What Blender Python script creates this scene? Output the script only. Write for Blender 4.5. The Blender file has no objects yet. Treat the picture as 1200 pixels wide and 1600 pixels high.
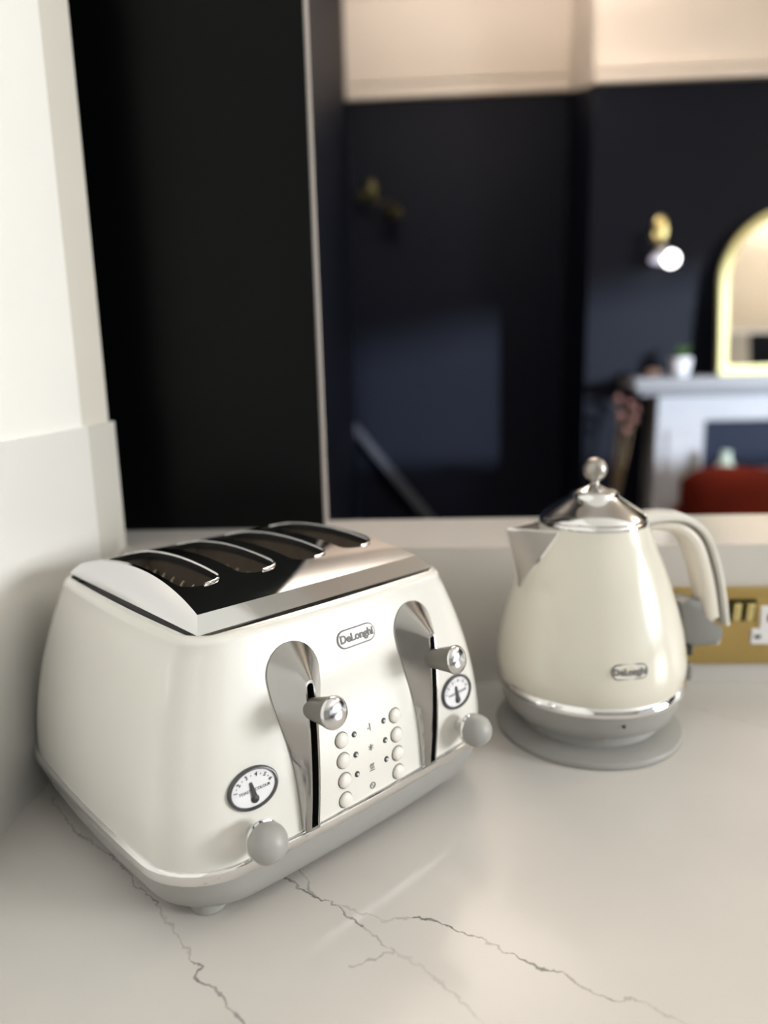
import bpy, bmesh, math, random
from mathutils import Vector, Matrix
random.seed(7)
S = bpy.context.scene
COL = S.collection
CZ = 0.92                      # height of the worktop surface above the floor
PI = math.pi

# ------------------------------------------------------------------ camera
cd = bpy.data.cameras.new('camera'); cam = bpy.data.objects.new('camera', cd); COL.objects.link(cam)
cr = Vector((0.99864965, 0.04587613, -0.02437742)); cu = Vector((0.01488971, 0.19679819, 0.98033095)); cw = Vector((-0.04977122, 0.97937013, -0.19584936))
cam.matrix_world = Matrix(((cr.x, cu.x, -cw.x, 0), (cr.y, cu.y, -cw.y, 0), (cr.z, cu.z, -cw.z, CZ + 0.35297), (0, 0, 0, 1)))
cd.sensor_fit = 'VERTICAL'; cd.sensor_height = 36.0; cd.lens = 1147.8 * 36 / 1600
cd.clip_start = 0.02; cd.clip_end = 100
cd.dof.use_dof = True; cd.dof.focus_distance = 0.50; cd.dof.aperture_fstop = 2.5
S.camera = cam

# ------------------------------------------------------------------ light
S.view_settings.view_transform = 'Standard'; S.view_settings.look = 'None'; S.view_settings.gamma = 1
S.view_settings.use_curve_mapping = False
S.view_settings.exposure = 0.0
w = bpy.data.worlds.new('sky'); S.world = w; w.use_nodes = True
w.node_tree.nodes['Background'].inputs[0].default_value = (0.80, 0.88, 1.0, 1)
w.node_tree.nodes['Background'].inputs[1].default_value = 1.2

def aim(o, d):
    o.rotation_euler = Vector(d).to_track_quat('-Z', 'Y').to_euler()
sl = bpy.data.lights.new('sun', 'SUN'); sun = bpy.data.objects.new('sun', sl); COL.objects.link(sun)
sl.energy = 5.6; sl.angle = math.radians(2.2); sl.color = (0.74, 0.86, 1.0)
sun.location = (8, -8, 5); aim(sun, (-0.63, 1.0, -0.113))
def area(name, loc, d, sx, sy, e, col):
    l = bpy.data.lights.new(name, 'AREA'); l.shape = 'RECTANGLE'; l.size = sx; l.size_y = sy; l.energy = e; l.color = col
    o = bpy.data.objects.new(name, l); COL.objects.link(o); o.location = loc; aim(o, d); return o
area('window_daylight', (4.46, -0.45, 1.86), (-1, 0, 0), 1.4, 0.90, 166, (0.955, 0.97, 0.965))
area('pendant_uplight_dining', (0.25, 2.85, 2.85), (0, 0, 1), 0.7, 0.7, 66, (1.0, 0.875, 0.76))  # added lamp without a fixture, faces up to brighten the upper dining walls
area('second_uplight_dining', (3.3, 1.9, 2.8), (0, 0, 1), 0.6, 0.6, 52, (1.0, 0.86, 0.70))  # added lamp, no fixture, lifts the mirror's reflection and the chimney's right side

# ------------------------------------------------------------------ materials
def mat(name, col, rough=0.5, metal=0.0, coat=0.0, noise=0.0, scale=30, bump=0.0, rvar=0.0, spec=None, emit=None, trans=0.0):
    m = bpy.data.materials.new(name); m.use_nodes = True
    nt = m.node_tree; b = nt.nodes['Principled BSDF']; I = b.inputs
    I['Base Color'].default_value = (*col, 1); I['Roughness'].default_value = rough; I['Metallic'].default_value = metal
    I['Coat Weight'].default_value = coat; I['Coat Roughness'].default_value = 0.06
    if spec is not None: I['Specular IOR Level'].default_value = spec
    if trans: I['Transmission Weight'].default_value = trans
    if emit: I['Emission Color'].default_value = (*emit[0], 1); I['Emission Strength'].default_value = emit[1]
    if noise or bump or rvar:
        tc = nt.nodes.new('ShaderNodeTexCoord'); n = nt.nodes.new('ShaderNodeTexNoise'); n.inputs['Scale'].default_value = scale; n.inputs['Detail'].default_value = 5
        nt.links.new(tc.outputs['Object'], n.inputs['Vector'])
        if noise:
            mx = nt.nodes.new('ShaderNodeMix'); mx.data_type = 'RGBA'
            mx.inputs[6].default_value = (*[c * (1 - noise) for c in col], 1); mx.inputs[7].default_value = (*[min(1, c * (1 + noise)) for c in col], 1)
            nt.links.new(n.outputs['Fac'], mx.inputs[0]); nt.links.new(mx.outputs[2], I['Base Color'])
        if bump:
            bp = nt.nodes.new('ShaderNodeBump'); bp.inputs['Strength'].default_value = bump; bp.inputs['Distance'].default_value = 0.002
            nt.links.new(n.outputs['Fac'], bp.inputs['Height']); nt.links.new(bp.outputs[0], I['Normal'])
        if rvar:
            mr = nt.nodes.new('ShaderNodeMapRange'); mr.inputs[3].default_value = max(0, rough - rvar); mr.inputs[4].default_value = rough + rvar
            nt.links.new(n.outputs['Fac'], mr.inputs[0]); nt.links.new(mr.outputs[0], I['Roughness'])
    return m

VEINS = [
(0.55, [(-0.3154,0.5494),(-0.2933,0.5244),(-0.2740,0.5038),(-0.2550,0.4898),(-0.2342,0.4759),(-0.2131,0.4579),(-0.2029,0.4448),(-0.1932,0.4361),(-0.1805,0.4265)]),
(0.3, [(-0.1805,0.4265),(-0.1775,0.4206),(-0.1620,0.4039),(-0.1438,0.3813)]),
(0.8, [(-0.1438,0.3813),(-0.1358,0.3742),(-0.1376,0.3671),(-0.1263,0.3614),(-0.1192,0.3557),(-0.1156,0.3493),(-0.1053,0.3404),(-0.0966,0.3333)]),
(0.75, [(-0.0995,0.4535),(-0.0867,0.4440),(-0.0766,0.4360),(-0.0627,0.4290),(-0.0531,0.4186),(-0.0418,0.4093)]),
(0.45, [(-0.0908,0.4644),(-0.0844,0.4524),(-0.0758,0.4360)]),
(0.4, [(-0.0418,0.4093),(-0.0331,0.4014),(-0.0218,0.3902),(-0.0300,0.3821),(-0.0471,0.3769)]),
(0.22, [(-0.0218,0.3902),(-0.0049,0.3787),(0.0081,0.3664),(0.0236,0.3481),(0.0314,0.3374)]),
(0.3, [(-0.0604,0.4278),(-0.0405,0.4200),(-0.0255,0.4135),(-0.0090,0.4182)]),
(0.85, [(-0.0090,0.4188),(0.0095,0.4124),(0.0274,0.4035),(0.0442,0.3919),(0.0568,0.3847),(0.0689,0.3769),(0.0795,0.3733),(0.0903,0.3637),(0.1044,0.3553)]),
(0.5, [(0.1044,0.3553),(0.1155,0.3568),(0.1245,0.3516),(0.1385,0.3418),(0.1489,0.3336)]),
(0.25, [(0.2731,0.7188),(0.3003,0.6975),(0.3333,0.6736)]),
]
def quartz(name, veins):
    m = bpy.data.materials.new(name); m.use_nodes = True; nt = m.node_tree; N = nt.nodes; L = nt.links
    b = N['Principled BSDF']; b.inputs['Roughness'].default_value = 0.15; b.inputs['Specular IOR Level'].default_value = 0.10
    tc = N.new('ShaderNodeTexCoord')
    def noise(scale, detail=4):
        n = N.new('ShaderNodeTexNoise'); n.inputs['Scale'].default_value = scale; n.inputs['Detail'].default_value = detail; L.new(tc.outputs['Object'], n.inputs['Vector']); return n
    cloud = noise(7, 6)
    base = N.new('ShaderNodeMix'); base.data_type = 'RGBA'
    base.inputs[6].default_value = (0.565, 0.54, 0.51, 1); base.inputs[7].default_value = (0.655, 0.63, 0.60, 1)
    L.new(cloud.outputs['Fac'], base.inputs[0])
    out = base.outputs[2]
    if veins:
        # node group: distance of P (xy) to one segment of a vein
        g = bpy.data.node_groups.new('vein_segment', 'ShaderNodeTree')
        for s_, t_, io in (('P', 'NodeSocketVector', 'INPUT'), ('A', 'NodeSocketVector', 'INPUT'), ('BA', 'NodeSocketVector', 'INPUT'), ('K', 'NodeSocketFloat', 'INPUT'), ('D', 'NodeSocketFloat', 'OUTPUT')):
            g.interface.new_socket(s_, in_out=io, socket_type=t_)
        gi = g.nodes.new('NodeGroupInput'); go = g.nodes.new('NodeGroupOutput')
        def vm(op, *src):
            n = g.nodes.new('ShaderNodeVectorMath'); n.operation = op
            for i, s_ in enumerate(src): g.links.new(s_, n.inputs[i])
            return n
        pa = vm('SUBTRACT', gi.outputs['P'], gi.outputs['A'])
        dt = vm('DOT_PRODUCT', pa.outputs[0], gi.outputs['BA'])
        mu = g.nodes.new('ShaderNodeMath'); mu.operation = 'MULTIPLY'; mu.use_clamp = True
        g.links.new(dt.outputs['Value'], mu.inputs[0]); g.links.new(gi.outputs['K'], mu.inputs[1])
        sc = g.nodes.new('ShaderNodeVectorMath'); sc.operation = 'SCALE'; g.links.new(gi.outputs['BA'], sc.inputs[0]); g.links.new(mu.outputs[0], sc.inputs['Scale'])
        df = vm('SUBTRACT', pa.outputs[0], sc.outputs[0]); ln = vm('LENGTH', df.outputs[0])
        g.links.new(ln.outputs['Value'], go.inputs['D'])
        # jittered surface coordinate
        nz = noise(130, 3); nsub = N.new('ShaderNodeVectorMath'); nsub.operation = 'SUBTRACT'; L.new(nz.outputs['Color'], nsub.inputs[0]); nsub.inputs[1].default_value = (.5, .5, .5)
        nsc = N.new('ShaderNodeVectorMath'); nsc.operation = 'SCALE'; nsc.inputs['Scale'].default_value = 0.010; L.new(nsub.outputs[0], nsc.inputs[0])
        add = N.new('ShaderNodeVectorMath'); add.operation = 'ADD'; L.new(tc.outputs['Object'], add.inputs[0]); L.new(nsc.outputs[0], add.inputs[1])
        fl = N.new('ShaderNodeVectorMath'); fl.operation = 'MULTIPLY'; fl.inputs[1].default_value = (1, 1, 0); L.new(add.outputs[0], fl.inputs[0])
        wn = noise(55, 2)
        wid = N.new('ShaderNodeMapRange'); wid.inputs[1].default_value = .35; wid.inputs[2].default_value = .65; wid.inputs[3].default_value = 0.0006; wid.inputs[4].default_value = 0.0019
        L.new(wn.outputs['Fac'], wid.inputs[0])
        sn = noise(38, 2); st = N.new('ShaderNodeMapRange'); st.inputs[1].default_value = .36; st.inputs[2].default_value = .6; st.inputs[3].default_value = .45; st.inputs[4].default_value = 1.0
        L.new(sn.outputs['Fac'], st.inputs[0])
        total = None
        for s_, pts in veins:
            dmin = None
            for (ax, ay), (bx, by) in zip(pts[:-1], pts[1:]):
                n = N.new('ShaderNodeGroup'); n.node_tree = g
                n.inputs['A'].default_value = (ax, ay, 0); n.inputs['BA'].default_value = (bx - ax, by - ay, 0)
                n.inputs['K'].default_value = 1 / max(1e-9, (bx - ax) ** 2 + (by - ay) ** 2)
                L.new(fl.outputs[0], n.inputs['P'])
                if dmin is None: dmin = n.outputs['D']
                else:
                    mn = N.new('ShaderNodeMath'); mn.operation = 'MINIMUM'; L.new(dmin, mn.inputs[0]); L.new(n.outputs['D'], mn.inputs[1]); dmin = mn.outputs[0]
            mr = N.new('ShaderNodeMapRange'); mr.interpolation_type = 'SMOOTHSTEP'; L.new(dmin, mr.inputs[0]); mr.inputs[1].default_value = 0.0002; L.new(wid.outputs[0], mr.inputs[2])
            mr.inputs[3].default_value = s_; mr.inputs[4].default_value = 0
            if total is None: total = mr.outputs[0]
            else:
                mx = N.new('ShaderNodeMath'); mx.operation = 'MAXIMUM'; L.new(total, mx.inputs[0]); L.new(mr.outputs[0], mx.inputs[1]); total = mx.outputs[0]
        ml = N.new('ShaderNodeMath'); ml.operation = 'MULTIPLY'; L.new(total, ml.inputs[0]); L.new(st.outputs[0], ml.inputs[1])
        vx = N.new('ShaderNodeMix'); vx.data_type = 'RGBA'; L.new(ml.outputs[0], vx.inputs[0]); L.new(out, vx.inputs[6]); vx.inputs[7].default_value = (0.07, 0.075, 0.07, 1); out = vx.outputs[2]
    L.new(out, b.inputs['Base Color'])
    return m

M = dict(
    enamel=mat('white_enamel', (0.74, 0.725, 0.675), 0.22, coat=0.5, noise=0.015, scale=6),
    cream_enamel=mat('cream_enamel', (0.72, 0.69, 0.595), 0.2, coat=0.5, noise=0.015, scale=6),
    shelf=mat('grey_marble', (0.15, 0.147, 0.157), 0.4, noise=0.05, scale=7),
    button=mat('cream_button', (0.78, 0.75, 0.69), 0.3),
    chrome=mat('chrome', (0.80, 0.79, 0.79), 0.07, metal=1, rvar=0.03, scale=60),
    steel=mat('worn_chrome', (0.43, 0.42, 0.41), 0.17, metal=1, rvar=0.07, scale=120),
    mirrorlid=mat('mirror_chrome', (0.78, 0.78, 0.79), 0.06, metal=1, rvar=0.03, scale=200),
    satin=mat('satin_metal', (0.38, 0.355, 0.325), 0.36, metal=0.9, noise=0.03, scale=90),
    grey=mat('grey_plastic', (0.33, 0.327, 0.31), 0.42, noise=0.03, scale=60),
    taupe=mat('taupe_plastic', (0.155, 0.145, 0.125), 0.34, noise=0.03, scale=60),
    dgrey=mat('dark_grey_plastic', (0.20, 0.20, 0.19), 0.4, noise=0.03, scale=60),
    grip=mat('ivory_grip', (0.66, 0.61, 0.53), 0.4, noise=0.02, scale=40),
    black=mat('black_recess', (0.012, 0.012, 0.012), 0.45, noise=0.1, scale=50),
    slot=mat('toast_slot_metal', (0.36, 0.31, 0.26), 0.35, metal=0.8, noise=0.25, scale=40, rvar=0.1),
    wire=mat('element_wire', (0.42, 0.34, 0.25), 0.35, metal=1, noise=0.1, scale=60),
    dial=mat('dial_face', (0.78, 0.78, 0.80), 0.3, noise=0.02, scale=30),
    bezel=mat('dark_bezel', (0.10, 0.10, 0.105), 0.25, metal=0.7, noise=0.1, scale=50),
    ink=mat('black_print', (0.03, 0.03, 0.03), 0.5, noise=0.1, scale=80),
    greyink=mat('grey_print', (0.20, 0.20, 0.19), 0.5, noise=0.1, scale=80),
    badge=mat('badge_grey', (0.20, 0.195, 0.19), 0.55, spec=0.2, noise=0.05, scale=60),
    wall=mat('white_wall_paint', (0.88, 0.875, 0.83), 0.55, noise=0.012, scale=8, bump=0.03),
    cream=mat('cream_wall_paint', (0.66, 0.635, 0.565), 0.6, noise=0.012, scale=8, bump=0.03),  # wall paint with the shade of its last stretch put into the colour
    ceil=mat('ceiling_paint', (0.85, 0.83, 0.79), 0.7, noise=0.01, scale=6),
    upper=mat('warm_white_paint', (0.84, 0.76, 0.68), 0.6, noise=0.012, scale=5, bump=0.03),
    rear=mat('grey_kitchen_paint', (0.30, 0.29, 0.27), 0.6, noise=0.02, scale=5),
    slate=mat('slate_paint', (0.035, 0.038, 0.052), 0.5, noise=0.1, scale=5),
    return_quartz=mat('cream_upstand_end', (0.66, 0.645, 0.59), 0.2, noise=0.03, scale=6),  # upstand quartz darkened to stand for the shade at its end
    navy=mat('black_navy_paint', (0.0038, 0.0053, 0.0112), 0.55, noise=0.10, scale=3, bump=0.03, spec=0.1),
    door=mat('black_satin_door', (0.0018, 0.0023, 0.0022), 0.30, noise=0.15, scale=5, spec=0.12),
    edge=mat('pale_door_edge', (0.38, 0.345, 0.32), 0.5, noise=0.03, scale=20),
    floor=mat('grey_floor', (0.36, 0.34, 0.32), 0.45, noise=0.25, scale=9, bump=0.05),
    marble=mat('white_marble', (0.31, 0.305, 0.32), 0.4, noise=0.05, scale=7),
    gold=mat('pale_gold', (0.70, 0.61, 0.29), 0.3, metal=1, noise=0.06, scale=20),
    brass=mat('brushed_brass', (0.52, 0.385, 0.15), 0.34, metal=1, noise=0.06, scale=150, rvar=0.05),
    oldbrass=mat('aged_brass', (0.065, 0.06, 0.03), 0.4, metal=1, noise=0.1, scale=40),
    gilt=mat('mirror_gilt', (0.46, 0.42, 0.20), 0.5, metal=0.5, noise=0.06, scale=20),
    mirror=mat('mirror_glass', (0.90, 0.86, 0.80), 0.015, metal=1),
    plug=mat('white_socket_plastic', (0.80, 0.79, 0.80), 0.35, noise=0.02, scale=30),
    globe=mat('lit_globe', (1, 1, 1), 0.3, emit=((1.0, 0.97, 0.95), 9.0)),
    frost=mat('frosted_shade', (0.55, 0.56, 0.66), 0.5, noise=0.04, scale=20),
    rust=mat('rust_velvet', (0.10, 0.010, 0.004), 0.85, spec=0.1, noise=0.30, scale=6, bump=0.2),
    iron=mat('navy_cast_iron', (0.007, 0.011, 0.027), 0.5, spec=0.1, noise=0.15, scale=12),
    grate=mat('grey_iron_grate', (0.17, 0.17, 0.22), 0.5, noise=0.1, scale=12),
    pot=mat('white_ceramic', (0.75, 0.75, 0.79), 0.35, noise=0.03, scale=12),
    leaf=mat('green_leaf', (0.06, 0.13, 0.035), 0.5, noise=0.25, scale=40),
    terra=mat('brown_ceramic', (0.17, 0.10, 0.07), 0.5, noise=0.1, scale=20),
    glass=mat('pale_green_glass', (0.56, 0.68, 0.58), 0.2, noise=0.05, scale=10),
    pink=mat('dusky_dried_petals', (0.27, 0.13, 0.11), 0.8, noise=0.25, scale=30),
    stem=mat('dry_stem', (0.16, 0.11, 0.06), 0.8, noise=0.2, scale=30),
    wood=mat('dark_wood', (0.07, 0.04, 0.025), 0.45, noise=0.3, scale=12),
    quartz=quartz('veined_quartz', VEINS),
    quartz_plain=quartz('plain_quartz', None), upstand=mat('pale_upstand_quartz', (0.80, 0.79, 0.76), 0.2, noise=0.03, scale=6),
)

# ------------------------------------------------------------------ helpers
def tag(o, label=None, cat=None, group=None, kind=None):
    if label: o['label'] = label
    if cat: o['category'] = cat
    if group: o['group'] = group
    if kind: o['kind'] = kind
    return o
def empty(name, loc, rz=0, label=None, cat=None, group=None):
    o = bpy.data.objects.new(name, None); o.empty_display_size = 0.05; COL.objects.link(o); o.location = loc; o.rotation_euler = (0, 0, rz)
    return tag(o, label, cat, group)
def link(name, me, m, parent=None, mx=None):
    o = bpy.data.objects.new(name, me); COL.objects.link(o)
    if m and not me.materials: me.materials.append(m)
    if parent: o.parent = parent
    if mx is not None: o.matrix_basis = mx
    return o
class MB:
    def __init__(s): s.v = []; s.f = []
    def add(s, v, f):
        n = len(s.v); s.v += [tuple(x) for x in v]; s.f += [tuple(i + n for i in q) for q in f]; return s
    def loft(s, rings, c0=False, c1=False, closed=True):
        n = len(rings[0]); v = [p for r in rings for p in r]; f = []
        for i in range(len(rings) - 1):
            for j in range(n if closed else n - 1):
                k = (j + 1) % n; f.append((i * n + j, i * n + k, (i + 1) * n + k, (i + 1) * n + j))
        if c0: f.append(tuple(range(n))[::-1])
        if c1: f.append(tuple((len(rings) - 1) * n + j for j in range(n)))
        return s.add(v, f)
    def lathe(s, prof, n=32, ax='Z', c=(0, 0, 0), sx=1, sy=1):
        rings = []
        for r, z in prof:
            ring = []
            for j in range(n):
                a = 2 * PI * j / n; x, y = r * math.cos(a) * sx, r * math.sin(a) * sy
                p = (x, y, z) if ax == 'Z' else ((x, z, -y) if ax == 'Y' else (z, x, y))
                ring.append((p[0] + c[0], p[1] + c[1], p[2] + c[2]))
            rings.append(ring)
        return s.loft(rings, True, True)
    def tube(s, path, r, n=10, cap=True):
        P = [Vector(p) for p in path]; rings = []; up = None
        for i, p in enumerate(P):
            t = (P[min(i + 1, len(P) - 1)] - P[max(i - 1, 0)]).normalized()
            if up is None: up = t.orthogonal().normalized()
            up = (up - t * up.dot(t)).normalized(); b = t.cross(up); rr = r[i] if isinstance(r, (list, tuple)) else r
            rings.append([p + (up * math.cos(2 * PI * j / n) + b * math.sin(2 * PI * j / n)) * rr for j in range(n)])
        return s.loft(rings, cap, cap)
    def box(s, x0, y0, z0, x1, y1, z1):
        v = [(x, y, z) for z in (z0, z1) for y in (y0, y1) for x in (x0, x1)]
        return s.add(v, [(0, 2, 3, 1), (4, 5, 7, 6), (0, 1, 5, 4), (2, 6, 7, 3), (0, 4, 6, 2), (1, 3, 7, 5)])
    def ball(s, c, r, n=20, m=12, sq=(1, 1, 1)):
        rings = []
        for i in range(1, m):
            t = PI * i / m
            rings.append([(c[0] + sq[0] * r * math.sin(t) * math.cos(2 * PI * j / n), c[1] + sq[1] * r * math.sin(t) * math.sin(2 * PI * j / n), c[2] - sq[2] * r * math.cos(t)) for j in range(n)])
        return s.loft(rings, True, True)
    def mesh(s, name, smooth=True, ang=38):
        me = bpy.data.meshes.new(name); me.from_pydata([tuple(p) for p in s.v], [], s.f)
        bm = bmesh.new(); bm.from_mesh(me); bmesh.ops.remove_doubles(bm, verts=bm.verts, dist=1e-6); bmesh.ops.recalc_face_normals(bm, faces=bm.faces); bm.to_mesh(me); bm.free()
        if smooth:
            me.polygons.foreach_set('use_smooth', [True] * len(me.polygons)); me.set_sharp_from_angle(angle=math.radians(ang))
        return me
    def obj(s, name, m, parent=None, mx=None, smooth=True, ang=38, bevel=0):
        o = link(name, s.mesh(name, smooth, ang), m, parent, mx)
        if bevel:
            b = o.modifiers.new('bevel', 'BEVEL'); b.width = bevel; b.segments = 3; b.limit_method = 'ANGLE'; b.angle_limit = math.radians(40)
        return o
def struct(name, mb, m, bevel=0):
    return tag(mb.obj(name, m, smooth=False, bevel=bevel), kind='structure')
def catmull(P, k=6):
    out = []
    for i in range(len(P) - 1):
        a, b, c, d = P[max(i - 1, 0)], P[i], P[i + 1], P[min(i + 2, len(P) - 1)]
        for q in range(k):
            t = q / k
            out.append(tuple(0.5 * (2 * b[j] + (c[j] - a[j]) * t + (2 * a[j] - 5 * b[j] + 4 * c[j] - d[j]) * t * t + (3 * b[j] - a[j] - 3 * c[j] + d[j]) * t ** 3) for j in range(len(b))))
    out.append(tuple(P[-1])); return out
def lerp_tab(T, x):
    if x <= T[0][0]: return T[0][1]
    for (a, b), (c, d) in zip(T[:-1], T[1:]):
        if x <= c: return b + (d - b) * (x - a) / (c - a)
    return T[-1][1]
def text_mesh(s, size, depth=0.0004, bold=0.0, spacing=1.0):
    cu_ = bpy.data.curves.new('lettering', 'FONT'); cu_.body = s; cu_.size = size; cu_.extrude = depth; cu_.offset = bold; cu_.align_x = 'CENTER'; cu_.align_y = 'CENTER'; cu_.resolution_u = 3; cu_.space_character = spacing
    o = bpy.data.objects.new('lettering', cu_); COL.objects.link(o)
    dg = bpy.context.evaluated_depsgraph_get(); me = bpy.data.meshes.new_from_object(o.evaluated_get(dg))
    bpy.data.objects.remove(o); bpy.data.curves.remove(cu_); me.materials.clear(); return me
def add_text(mb, s, size, x, y, z=0.0002, rot=0, depth=0.0002, bold=0):
    me = text_mesh(s, size, depth, bold); c, si = math.cos(rot), math.sin(rot)
    mb.add([(x + v.co.x * c - v.co.y * si, y + v.co.x * si + v.co.y * c, z + v.co.z) for v in me.vertices], [tuple(p.vertices) for p in me.polygons]); bpy.data.meshes.remove(me)

# ------------------------------------------------------------------ the rooms
XW = -0.3365; YL = 0.7756; HL = 0.157; YB = 0.925; CEIL = 3.25; XR = 4.5
struct('floor', MB().box(-0.6, -4.1, -0.1, 4.7, 4.8, 0), M['floor'])
struct('ceiling', MB().box(-0.6, -4.1, CEIL, 4.7, 4.8, CEIL + 0.1), M['ceil'])
struct('wall_left', MB().box(-0.5, -4.0, 0, XW, 0.722, CEIL), M['wall'])
# last stretch before the opening: shade put into its colour and slight turn
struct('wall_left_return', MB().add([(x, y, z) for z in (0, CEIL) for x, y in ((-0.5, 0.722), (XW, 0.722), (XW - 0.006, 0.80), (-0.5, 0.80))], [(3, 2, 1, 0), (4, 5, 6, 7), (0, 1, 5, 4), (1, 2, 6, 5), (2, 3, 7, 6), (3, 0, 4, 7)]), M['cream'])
struct('wall_rear', MB().box(-0.5, -4.1, 0, 4.6, -4.0, CEIL), M['rear'])
wr = MB()
WY0, WY1, WZ0, WZ1 = -3.55, 0.30, 1.05, 2.31
RR = 2.95
wr.box(XR, WY1, 0, XR + 0.12, 4.6, RR); wr.box(XR, WY0, 0, XR + 0.12, WY1, WZ0); wr.box(XR, -2.75, WZ1, XR + 0.12, WY1, RR)
struct('wall_right', wr, M['navy'])
struct('wall_right_upper', MB().box(XR, -4.0, 0, XR + 0.12, WY0, CEIL).box(XR, WY0, WZ1, XR + 0.12, -2.75, CEIL).box(XR, -2.75, RR, XR + 0.12, 4.6, CEIL), M['upper'])
wf = MB(); t = 0.06
wf.box(XR + 0.02, WY0, WZ0, XR + 0.1, WY0 + t, WZ1); wf.box(XR + 0.02, WY1 - t, WZ0, XR + 0.1, WY1, WZ1); wf.box(XR + 0.02, WY0, WZ0, XR + 0.1, WY1, WZ0 + t); wf.box(XR + 0.02, WY0, WZ1 - t, XR + 0.1, WY1, WZ1)
struct('window_1', wf, M['wall'])
# dining side
YA, YC, XC = 4.5, 3.9, 0.861
RZ_A, RZ_C = 2.735, 2.568
struct('wall_dining', MB().box(-0.5, 0.80, 0, -0.385, 4.5, CEIL), M['navy'])
struct('wall_alcove', MB().box(-0.5, YA, 0, XC, 4.6, RZ_A), M['navy'])
struct('wall_alcove_top', MB().box(-0.5, YA, RZ_A, XC, 4.6, CEIL), M['upper'])
def slant(z00, z01, z10, z11):      # a block whose lower / upper faces climb towards the alcove
    return MB().add([(x, y, z) for x in (XC, 2.76) for y, z in ((YC, z00), (4.6, z01), (4.6, z11), (YC, z10))], [(0, 1, 2, 3), (7, 6, 5, 4), (0, 4, 5, 1), (1, 5, 6, 2), (2, 6, 7, 3), (3, 7, 4, 0)])
RZ_B = RZ_C + (RZ_A - RZ_C) * 0.7 / 0.6
struct('wall_chimney', slant(0, 0, RZ_C, RZ_B), M['navy'])
struct('wall_chimney_top', slant(RZ_C, RZ_B, CEIL, CEIL), M['upper'])
struct('wall_far', MB().box(2.76, YA, 0, 4.6, 4.6, CEIL), M['navy'])
struct('trim_1', MB().box(-0.385, YA - 0.035, RZ_A, XC - 0.002, YA, RZ_A + 0.07).box(-0.385, YA - 0.05, RZ_A + 0.07, XC - 0.002, YA, RZ_A + 0.09), M['upper'], 0.006)
struct('trim_2', MB().box(XC, YC - 0.03, RZ_C, 2.76, YC, RZ_C + 0.05).box(XC, YC - 0.042, RZ_C + 0.05, 2.76, YC, RZ_C + 0.065), M['upper'], 0.006)
struct('baseboard_far', MB().box(-0.385, YA - 0.025, 0, XC, YA, 0.18), M['navy'], 0.005)
struct('baseboard_chimney', MB().box(XC - 0.02, YC - 0.025, 0, 1.1, YC, 0.18), M['navy'], 0.005)
# boxed-in sloping rail against the alcove
sr = MB(); A = (-0.40, 0.955); B = (0.18, 0.21)
sr.add([(x, y, z) for y in (YA - 0.10, YA) for x, z in ((A[0], A[1] - 0.07), (B[0], B[1] - 0.07), B, A)], [(0, 1, 2, 3), (7, 6, 5, 4), (0, 4, 5, 1), (1, 5, 6, 2), (2, 6, 7, 3), (3, 7, 4, 0)])
struct('trim_3', sr, M['slate'], 0.008)
struct('wall_header', MB().box(-0.42, 0.76, 2.12, XR, 0.88, CEIL), M['wall'])  # unseen block added to keep dining ceiling bounce out of the kitchen
# half wall with its quartz ledge
struct('wall_half', MB().box(-0.42, YL + 0.02, 0, XR, YB, CZ + HL - 0.0205), M["wall"])
ld = MB()
struct('wall_half_cladding', MB().box(XW, YL, CZ - 0.02, XR, YL + 0.02, CZ + HL - 0.02), M['quartz_plain'])
ld.box(XW + 0.0, YL, CZ + HL - 0.02, XR, YB + 0.005, CZ + HL); ld.box(-0.42, 0.80, CZ + HL - 0.02, XW, YB + 0.005, CZ + HL)
tag(ld.obj('quartz_ledge', M['quartz_plain'], smooth=False), 'pale quartz ledge capping the half wall behind the white kettle', 'ledge')
# black door standing on the ledge
dr = struct('door_1', MB().box(-0.44, 0.885, CZ + HL, -0.1195, 0.922, CEIL), M['door'], 0.0015)
MB().box(-0.1195, 0.887, CZ + HL, -0.1165, 0.906, CEIL).obj('door_edge', M['edge'], dr, smooth=False)
# worktop, its upstand and the carcass that carries it
wt = MB().box(XW, 0.10, -0.03, 2.4, YL, 0)
tag(wt.obj('worktop', M['quartz'], None, Matrix.Translation((0, 0, CZ)), smooth=False), 'pale quartz worktop with thin grey veins under the toaster and kettle', 'worktop')
up = MB().box(XW, 0.10, 0, XW + 0.0055, 0.722, 0.30)
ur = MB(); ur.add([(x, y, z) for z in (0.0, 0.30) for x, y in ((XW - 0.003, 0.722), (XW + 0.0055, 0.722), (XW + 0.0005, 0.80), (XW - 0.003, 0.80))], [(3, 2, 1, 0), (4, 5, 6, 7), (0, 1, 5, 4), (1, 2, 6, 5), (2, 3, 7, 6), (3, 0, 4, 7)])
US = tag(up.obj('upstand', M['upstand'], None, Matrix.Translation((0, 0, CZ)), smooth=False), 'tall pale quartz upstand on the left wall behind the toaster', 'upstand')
ur.obj('upstand_return', M['return_quartz'], US, smooth=False)  # the wall's shade carried across the upstand as a darker colour
struct('trim_4', MB().box(XW, 0.16, 0, 2.38, YL, CZ - 0.03), M['wall'])

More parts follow.
